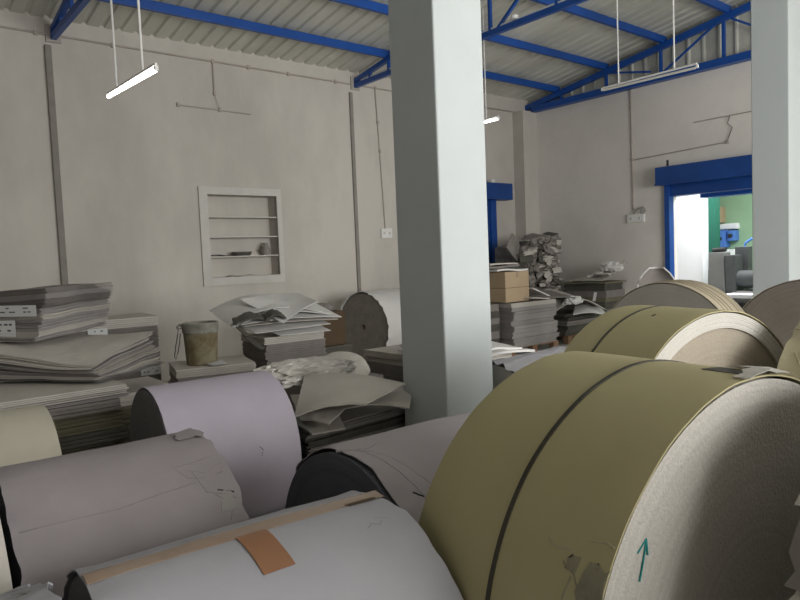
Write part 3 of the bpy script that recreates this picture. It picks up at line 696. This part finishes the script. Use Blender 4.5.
quad('board_sheet', (3.36, 5.98, .985), (3.78, 5.97, 1.18), (3.98, 6.7, 1.24), (3.16, 6.5, 1.23), 'boardwhite', 'white sheet whose pointed corner folds down over the front of the bent pile', gw, .02)
for (dx, dy, z, y, a, h, tx) in ((-.30, .0, 1.03, -8, .36, .05, 'dark torn board strip curled under the arched white sheets'), (.0, -.08, 1.05, -10, .2, .04, 'dark torn board edge running down to the folded white corner')):
    bent('board_scrap', (3.2 + dx, 6.1 + dy, z), y, a, .12, lambda u, v: .05 * math.sin(u * 3.1) + h * (v - .5) + .02 * nz(u * 9, v * 3, dx), 'boarddark', tx, None, .02, 14, 3)
bent('board_scrap', (3.02, 6.16, .86), -50, .16, .1, lambda u, v: -.12 * u, 'boarddark', 'small dark corner scrap drooping left of the bent white pile', None, .012, 5, 2)
bent('board_scrap', (2.93, 6.16, .98), -60, .1, .07, lambda u, v: -.09 * u, 'boarddark', 'small dark scrap hanging under the curled white end', None, .012, 5, 2)

# cartons beside roll M
def carton(x, y, z, yaw, a, b, h, m, label, flap=False):
    t = empty('carton', (x, y, z), R(yaw), label, 'cardboard box')
    MB().box(0, 0, 0, a, b, h).build('carton_body', M[m], t, bevel=.006)
    MB().box(-.001, -.001, h * .47, a + .001, b + .001, h * .485).build('lid_edge', M['cartond'], t)
    if m == 'carton': MB().box(a * .46, -.002, h * .82, a * .54, .0, h + .002).build('tape_strip', M['tape'], t)
    MB().box(0.01, .01, h, a - .01, b / 2 - .003, h + .004).build('flap', M[m], t); MB().box(0.01, b / 2 + .003, h, a - .01, b - .01, h + .004).build('flap', M[m], t)
    return t
stack((4.44, 7.2), 0, .62, .5, .02, .5, 4, 'boarddark', 'in the low pile under the dark brown carton', 'pile under the dark brown carton', .012, None, 3, 66, look='charcoal board bundle')
carton(4.48, 7.22, .502, 0, .5, .42, .44, 'cartond', 'dark brown carton between the bent white pile and the taupe roll end')
def crumple(name, loc, sx, sy, sz, seed, m, label, cat='wrapping', amp=.35, group=None, f=3.0, sub=5):
    bm = bmesh.new(); bmesh.ops.create_icosphere(bm, subdivisions=sub, radius=1)
    for v in bm.verts:
        p = v.co.copy(); d = 1 + amp * (.8 - 2.2 * abs(nz(p.x * f + seed, p.y * f, p.z * f))) * .5 + amp * .3 * (.4 - 1.5 * abs(nz(p.x * f * 2.6, p.y * f * 2.6 + seed, p.z * f * 2.6)))
        v.co = Vector((p.x * d * sx, p.y * d * sy, max(p.z, -.35) * d * sz))
    zmin = min(v.co.z for v in bm.verts)
    for v in bm.verts: v.co.z = max(v.co.z - zmin, 0)
    me = bpy.data.meshes.new(name); bm.to_mesh(me); bm.free()
    o = link(name, me, M[m]); o.location = loc; return tag(o, label, cat, group)
crumple('crumpled_paper', (4.73, 7.42, .948), .18, .13, .07, 3, 'boardgrey', 'crumpled beige paper on top of the dark brown carton', 'paper')

# S7: board stack behind the pillar
s7 = stack((3.83, 3.98), 0, .72, 1.26, .02, .725, 10, ['boarddark', 'boardgrey', 'boardgrey', 'boarddark', 'boardgrey', 'boardgrey', 'boardgrey', 'boardgrey', 'boardlight', 'boardlight'],
      'in the stack that passes behind the square pillar', 'stack behind the square pillar', .012, None, 4, 71, look='grey board bundle')
quad('board_sheet', (3.78, 3.80, .735), (4.62, 3.78, .735), (4.6, 4.6, .76), (3.8, 4.7, .76), 'boardwhite', 'white bent sheet on the stack just right of the square pillar, lower of two', 'white sheets right of the pillar', .03, None, .02)
quad('board_sheet', (3.7, 3.84, .78), (4.52, 3.84, .76), (4.5, 4.5, .82), (3.75, 4.6, .82), 'boardwhite', 'white bent sheet just right of the square pillar, upper of two', 'white sheets right of the pillar', .03, None, .02)
# S8: low stack with flopping sheets, between the lilac roll and the pillar
def sag8(u, v, h): return -.05 * (1 - u) * h + .015 * nz(u * 2, v * 2, h)
s8 = stack((2.22, 3.68), -2, 1.0, .78, .02, .56, 9, ['boarddark', 'boardgrey', 'boarddark', 'boarddark', 'boardgrey', 'boarddark', 'boardgrey', 'boarddark', 'boardgrey'],
      'in the shadowed stack under the big flopped sheet', 'shadowed stack beside the pillar', .03, sag8, 4, 81, look='shadowed grey bundle')
gf = 'flopped sheets beside the pillar'
quad('board_sheet', (2.20, 3.62, .50), (2.43, 3.58, .50), (2.6, 4.0, .60), (2.2, 4.1, .60), 'boardlight', 'pale sheet corner lowest on the left, next to the lilac roll', gf, 0, None, .012)
quad('board_sheet', (2.17, 3.70, .585), (2.25, 3.50, .575), (2.62, 3.70, .66), (2.3, 4.05, .68), 'boardlight', 'small folded pale sheet under the left of the big flopped sheet', gf, .01, None, .012)
quad('board_sheet', (2.44, 3.62, .62), (2.80, 3.36, .60), (2.98, 3.75 - .22, .70), (2.7, 4.1, .70), 'boardlight', 'pale sheet showing right of the big flopped sheet, against the pillar', gf, .03, None, .010)
quad('board_sheet', (2.09, 3.64, .63), (2.42, 3.33, .70), (2.86, 3.46, .745), (2.46, 4.10, .80), 'boardlight', 'big pale flopped board sheet between the lilac roll and the pillar', gf, .03, None, .010)
crumple('crumpled_wrap', (2.50, 4.24, .735), .42, .17, .10, 11, 'plastic', 'crumpled clear plastic wrap behind the big flopped sheet', 'wrapping', .45, None, 3.2)
bent('bubble_wrap_sheet', (2.12, 3.98, .72), 14, .75, .14, lambda u, v: .035 * abs(nz(u * 9, v * 5, 2)) + .02, 'plastic', 'low folded plastic strip along the back edge of the big flopped sheet', None, .006, 30, 8)
crumple('padded_sack', (3.08, 4.60, .60), .27, .2, .17, 23, 'boardlight', 'smooth pale folded sack just left of the stack behind the pillar', 'sack', .15, None, 1.0)
stack((2.75, 4.55), 0, .75, .5, .02, .6, 6, 'boardgrey', 'in the hidden pile under the pale folded sack', 'pile under the pale folded sack', .012, None, 3, 83, look='grey board bundle')

# ------------------------------------------------------------------ far right cluster
def pallet(x, y, a, b, label, group='wooden pallets'):
    t = empty('wooden_pallet', (x, y, 0), 0, label, 'pallet', group)
    for k in range(6):
        yy = b * k / 5 * .88
        MB().box(0, yy, .12, a, yy + b * .12, .14).build('deck_board', M['wood'], t)
    for k in range(3):
        for q in range(3):
            MB().box(k * (a - .12) / 2, q * (b - .1) / 2, .0, k * (a - .12) / 2 + .12, q * (b - .1) / 2 + .1, .12).build('block', M['wood'], t)
    return t
pallet(7.74, 6.82, 1.2, .95, 'wooden pallet under the stack with the carton')
s10 = stack((7.80, 6.80), 0, 1.09, .9, .142, .83, 9, ['boardlilac'] * 8 + ['boardlight'],
      'on the pallet beside the square pillar', 'boards on the pallet beside the pillar', .03, None, 5, 101, look='lilac-grey board bundle')
stack((7.2, 7.0), 0, .52, .85, .02, .83, 8, ['boarddark', 'boardgrey', 'boarddark', 'boardgrey', 'boarddark', 'boardgrey', 'boarddark', 'boardgrey'],
      'in the dark stack between pallet and pillar', 'dark stack between pallet and pillar', .015, None, 4, 102, look='dark grey board bundle')
carton(7.75, 6.88, .845, 0, .56, .50, .47, 'carton', 'light brown carton on the pallet stack right of the pillar')
gb = 'loose sheets on the carton'
bent('board_sheet', (7.6, 6.9, 1.345), -3, .68, .5, lambda u, v: .012 * math.sin(u * 6), 'boardwhite', 'white sheet lying flat on the light brown carton', gb, .025)
bent('board_sheet', (7.5, 7.0, 1.39), 4, .8, .5, lambda u, v: .02 * u + .01 * nz(u * 5, v * 5), 'boardgrey', 'crooked grey sheet above the white one on the carton', gb, .03)
bent('board_sheet', (7.55, 7.0, 1.44), -4, .6, .4, lambda u, v: .03 * u * (1 - u), 'boardlight', 'topmost pale sheet on the light brown carton', gb, .02)
# papers right of carton
bent('board_sheet', (8.2, 6.72, .845), 10, .55, .5, lambda u, v: .05 * (1 - u), 'boardlight', 'pale sheet sloping off the pallet stack right of the carton', 'loose sheets right of the carton', .02)
bent('board_sheet', (8.28, 6.78, .90), -10, .34, .4, lambda u, v: .14 * (1 - u), 'boardwhite', 'white tilted sheet leaning on the right side of the carton', 'loose sheets right of the carton', .015)

# scrap heap in the corner
rs = random.Random(5)
def scrap_piece(name, loc, w, h, tilt, m, label, group, seed):
    """one ragged bent board piece, roughly facing the room"""
    mb = MB()
    def P(u, v):
        x = (u - .5) * w * (1 + .15 * nz(v * 3, seed)); z = (v - .5) * h * (1 + .15 * nz(u * 3, seed + 3))
        return (x, .05 * nz(u * 2.2 + seed, v * 2.2) + .12 * (u - .5) ** 2, z)
    sheet_mesh(mb, P, 2, 2, .012); o = mb.build(name, M[m]); o.location = loc; o.rotation_euler = tilt
    return tag(o, label, 'board scrap', group)
# bale body
mb = MB(); gxn, gzn = 26, 34
mb = MB()
for k in range(230):       # pressed layers of odd board pieces, ragged faces, straight right side
    z = .04 + 1.78 * rs.random(); x = rs.uniform(0, 1.0); w1 = rs.uniform(.08, .3); h1 = rs.choice((.02, .03, .05, .12)); y = rs.uniform(-.05, .06)
    xf = Matrix.Translation((min(x, 1.0 - w1 / 2), y, z + .16 * x)) @ Matrix.Rotation(rs.uniform(-.22, .3), 4, 'Y') @ Matrix.Rotation(rs.uniform(-.25, .25), 4, 'X')
    mb.box(-w1 / 2, -.05, -h1 / 2, w1 / 2, .2, h1 / 2, rs.choice((0, 0, 1, 2, 0, 3)), xf)
mb.add([(0, .05, 0), (1.0, .05, 0), (1.0, .75, 0), (0, .75, 0), (0, .05, 1.72), (1.0, .05, 1.88), (1.0, .75, 1.88), (0, .75, 1.72)], [(3, 2, 1, 0), (4, 5, 6, 7), (0, 1, 5, 4), (1, 2, 6, 5), (2, 3, 7, 6), (3, 0, 4, 7)])
o = mb.build('waste_board_bale', [M['scrap'], M['boarddark'], M['boardgrey'], M['boardlight']]); o.location = (9.72, 8.12, 0)
tag(o, 'tall bale of pressed grey-brown scrap board standing in the far corner', 'bale')
gs = 'ragged scraps in the tall bale'
i = 0
for r_ in range(6):
    for c_ in range(4):
        m = ['boardgrey', 'boarddark', 'boardlight', 'scrap', 'boardgrey', 'boarddark'][rs.randrange(6)]
        x = 9.83 + c_ * .22 + rs.uniform(-.05, .05); z = .85 + r_ * .19 + rs.uniform(-.06, .06)
        scrap_piece('board_scrap', (x, 8.0 + rs.uniform(-.02, .02), z), rs.uniform(.10, .22), rs.uniform(.05, .12), (rs.uniform(-.3, .3), rs.uniform(-.5, .5), rs.uniform(-.3, .3)), m,
                    'ragged board scrap pressed into the front of the tall bale', gs, i); i += 1
for (x, z, w_, h_, ty, m, tx) in ((9.42, 1.72, .38, .36, .75, 'boardgrey', 'grey square scrap standing on its corner left of the tall bale'),
                           (9.66, 1.50, .5, .16, .05, 'boarddark', 'long dark scrap lying left of the tall bale'), (9.7, 1.60, .36, .08, -.05, 'boardlight', 'narrow pale scrap edge on top of the long dark one')):
    scrap_piece('board_scrap', (x, 7.98 if x > 9.5 else 8.1, z), w_, h_, (-.15, ty, .1), m, tx, None, x * 3)
stack((8.9, 8.1), 0, .76, .6, .02, 1.42, 11, ['boarddark', 'boardgrey', 'boarddark', 'boardgrey', 'boarddark', 'boardgrey', 'boarddark', 'boardgrey', 'boarddark', 'boardgrey', 'boarddark'],
      'in the dark stack left of the bale', 'tall dark stack left of the bale', .03, None, 3, 103, look='dark grey bundle')

# S11: low pile with bent sheets on a pallet
pallet(9.45, 7.0, 1.05, .85, 'wooden pallet under the bent white sheets near the shutter opening')
stack((9.45, 7.02), 0, 1.0, .8, .142, .52, 5, ['boarddark', 'boarddark', 'boardgrey', 'boarddark', 'boarddark'], 'in the low pile under the arched white sheet', 'low pile near the shutter opening', .05, None, 3, 104, look='charcoal board bundle')
gq = 'arched sheets near the shutter opening'
quad('board_sheet', (9.02, 6.9, .62), (10.15, 6.72, .56), (10.3, 7.5, .72), (9.1, 7.6, .80), 'boardlight', 'upper arched pale sheet near the shutter opening', gq, .17, None, .012)
quad('board_sheet', (9.30, 6.78, .53), (10.0, 6.58, .46), (10.5, 7.05, .56), (9.8, 7.1, .62), 'boardwhite', 'lower white sheet drooping to the right under the arched one', gq, .05, None, .012)
quad('board_sheet', (8.72, 6.82, .85), (9.45, 6.78, .80), (9.5, 7.4, .92), (8.8, 7.5, .92), 'boardgrey', 'grey sheet bridging the pallet stack and the arched sheets', gq, .02, None, .012)
bent('board_scrap', (9.95, 6.78, .72), 30, .40, .05, lambda u, v: .12 * u, 'boardwhite', 'narrow white strip sticking up from the arched sheets', None, .012, 5, 2)
crumple('crumpled_paper', (9.42, 6.86, .70), .2, .1, .09, 41, 'boardwhite', 'crumpled white paper tucked under the arched sheets', 'paper', .7, sub=3, f=2.4)
stack((9.15, 7.55), 0, .5, .5, .02, .78, 5, 'boarddark', 'in the small dark stack behind the arched sheets', 'small dark stack behind the arched sheets', .04, None, 3, 105, look='charcoal board bundle')
# S12: dark stack by the wall left of the opening
stack((10.78, 7.12), 0, .6, .9, .02, .97, 8, ['boarddark', 'boardolive', 'boarddark', 'boardgrey', 'boarddark', 'boardolive', 'boardgrey', 'boarddark'],
      'in the dark stack by the shutter wall', 'dark stack by the shutter wall', .02, None, 3, 106, look='dark olive bundle')
bent('board_sheet', (10.66, 7.05, .985), 0, .72, 1.08, lambda u, v: .01 * math.sin(v * 6), 'boardolive', 'thin dark sheet overhanging the stack by the shutter wall', None, .02)
gp2 = 'papers on the dark stack by the shutter wall'
quad('board_sheet', (10.7, 7.9, 1.01), (10.68, 7.12, 1.03), (11.2, 7.1, 1.17), (11.2, 7.95, 1.03), 'boardlight', 'pale sheet sloping on the dark stack by the shutter wall', gp2, .03, None, .01, wav=.04)
quad('board_sheet', (10.74, 7.5, 1.08), (10.7, 6.98, 1.12), (11.2, 6.98, 1.28), (11.2, 7.5, 1.12), 'boardwhite', 'white bent sheet on top of the dark stack by the shutter wall', gp2, .05, None, .01, wav=.07)
quad('board_sheet', (10.76, 7.3, 1.14), (10.74, 6.90, 1.20), (11.1, 6.85, 1.32), (11.15, 7.3, 1.2), 'boardlight', 'crumpled pale sheet highest on the dark stack by the shutter wall', gp2, .06, None, .01, wav=.10)
crumple('crumpled_paper', (10.85, 7.05, 1.2), .12, .2, .12, 51, 'boardwhite', 'crumpled white paper on the dark stack by the shutter wall', 'paper', .7, sub=3, f=2.2)
# standing curved board with bright edge
t = empty('curved_board', (8.05, 4.56, 0), R(-62), 'grey curved board standing upright with a bright bent rim, in front of the shutter opening', 'board sheet')
def cb(u, v):
    hw_ = .235 * (1 - .62 * (max(0, v - .80) / .20) ** 2.2); return ((u - .5) * 2 * hw_, .08 * (1 - (2 * u - 1) ** 2), v * 1.335)
mb = MB(); sheet_mesh(mb, cb, 12, 20, .006); mb.build('board_panel', M['boardgrey'], t, True)
mb = MB(); mb.tube([cb(0, v / 20) for v in range(21)] + [cb(u / 12, 1) for u in range(1, 12)] + [cb(1, 1 - v / 20) for v in range(21)], .011, 6); mb.build('bright_rim', M['boardwhite'], t, True)

# ------------------------------------------------------------------ lights
def area(name, loc, rot, sx, sy, power, col):
    l = bpy.data.lights.new(name, 'AREA'); l.shape = 'RECTANGLE'; l.size = sx; l.size_y = sy; l.energy = power; l.color = col
    o = bpy.data.objects.new(name, l); C.objects.link(o); o.location = loc; o.rotation_euler = rot; return o
# daylight through the row of openings in the near wall
for x, p in ((1.35, 125), (4.05, 290), (6.8, 330)):
    area('window_daylight', (x, Y0 - .2, 2.3), (R(84), 0, R(-12) if x < 2 else 0), 2.3, 2.7, p, (1.0, .985, .955))
area('far_room_daylight', (14.8, 5.0, 3.5), (0, 0, 0), 2.5, 3, 130, (1, 1, 1))
area('yard_daylight', (12.4, 5.4, 3.35), (0, R(-25), R(20)), .6, 1.2, 120, (1, 1, 1))
w = bpy.data.worlds.new('daylight'); bpy.context.scene.world = w; w.use_nodes = True
w.node_tree.nodes['Background'].inputs[0].default_value = (.80, .88, 1, 1); w.node_tree.nodes['Background'].inputs[1].default_value = .6

# ------------------------------------------------------------------ camera
cam = bpy.data.cameras.new('camera'); co = bpy.data.objects.new('camera', cam); C.objects.link(co)
cam.sensor_width = 36; cam.lens = 666.95 / 800 * 36; cam.clip_start = .05
pi_, ro, ya = R(3.5955), R(-2.35495), R(50.63)
Fv = Vector((math.cos(ya) * math.cos(pi_), math.sin(ya) * math.cos(pi_), -math.sin(pi_)))
Rt = Fv.cross(Vector((0, 0, 1))).normalized(); U = Rt.cross(Fv)
r_ = Rt * math.cos(ro) + U * math.sin(ro); u_ = U * math.cos(ro) - Rt * math.sin(ro)
m = Matrix((r_, u_, -Fv)).transposed().to_4x4(); m.translation = (0, 0, 1.6); co.matrix_world = m
for o in bpy.data.objects:
    l = o.get('label')
    if l and not 4 <= len(l.replace('-', ' ').split()) <= 16 and o.get('category'): print('LABEL', len(l.split()), l)
sc = bpy.context.scene; sc.camera = co
sc.view_settings.view_transform = 'Standard'; sc.view_settings.look = 'None'; sc.view_settings.gamma = 1; sc.view_settings.exposure = 0
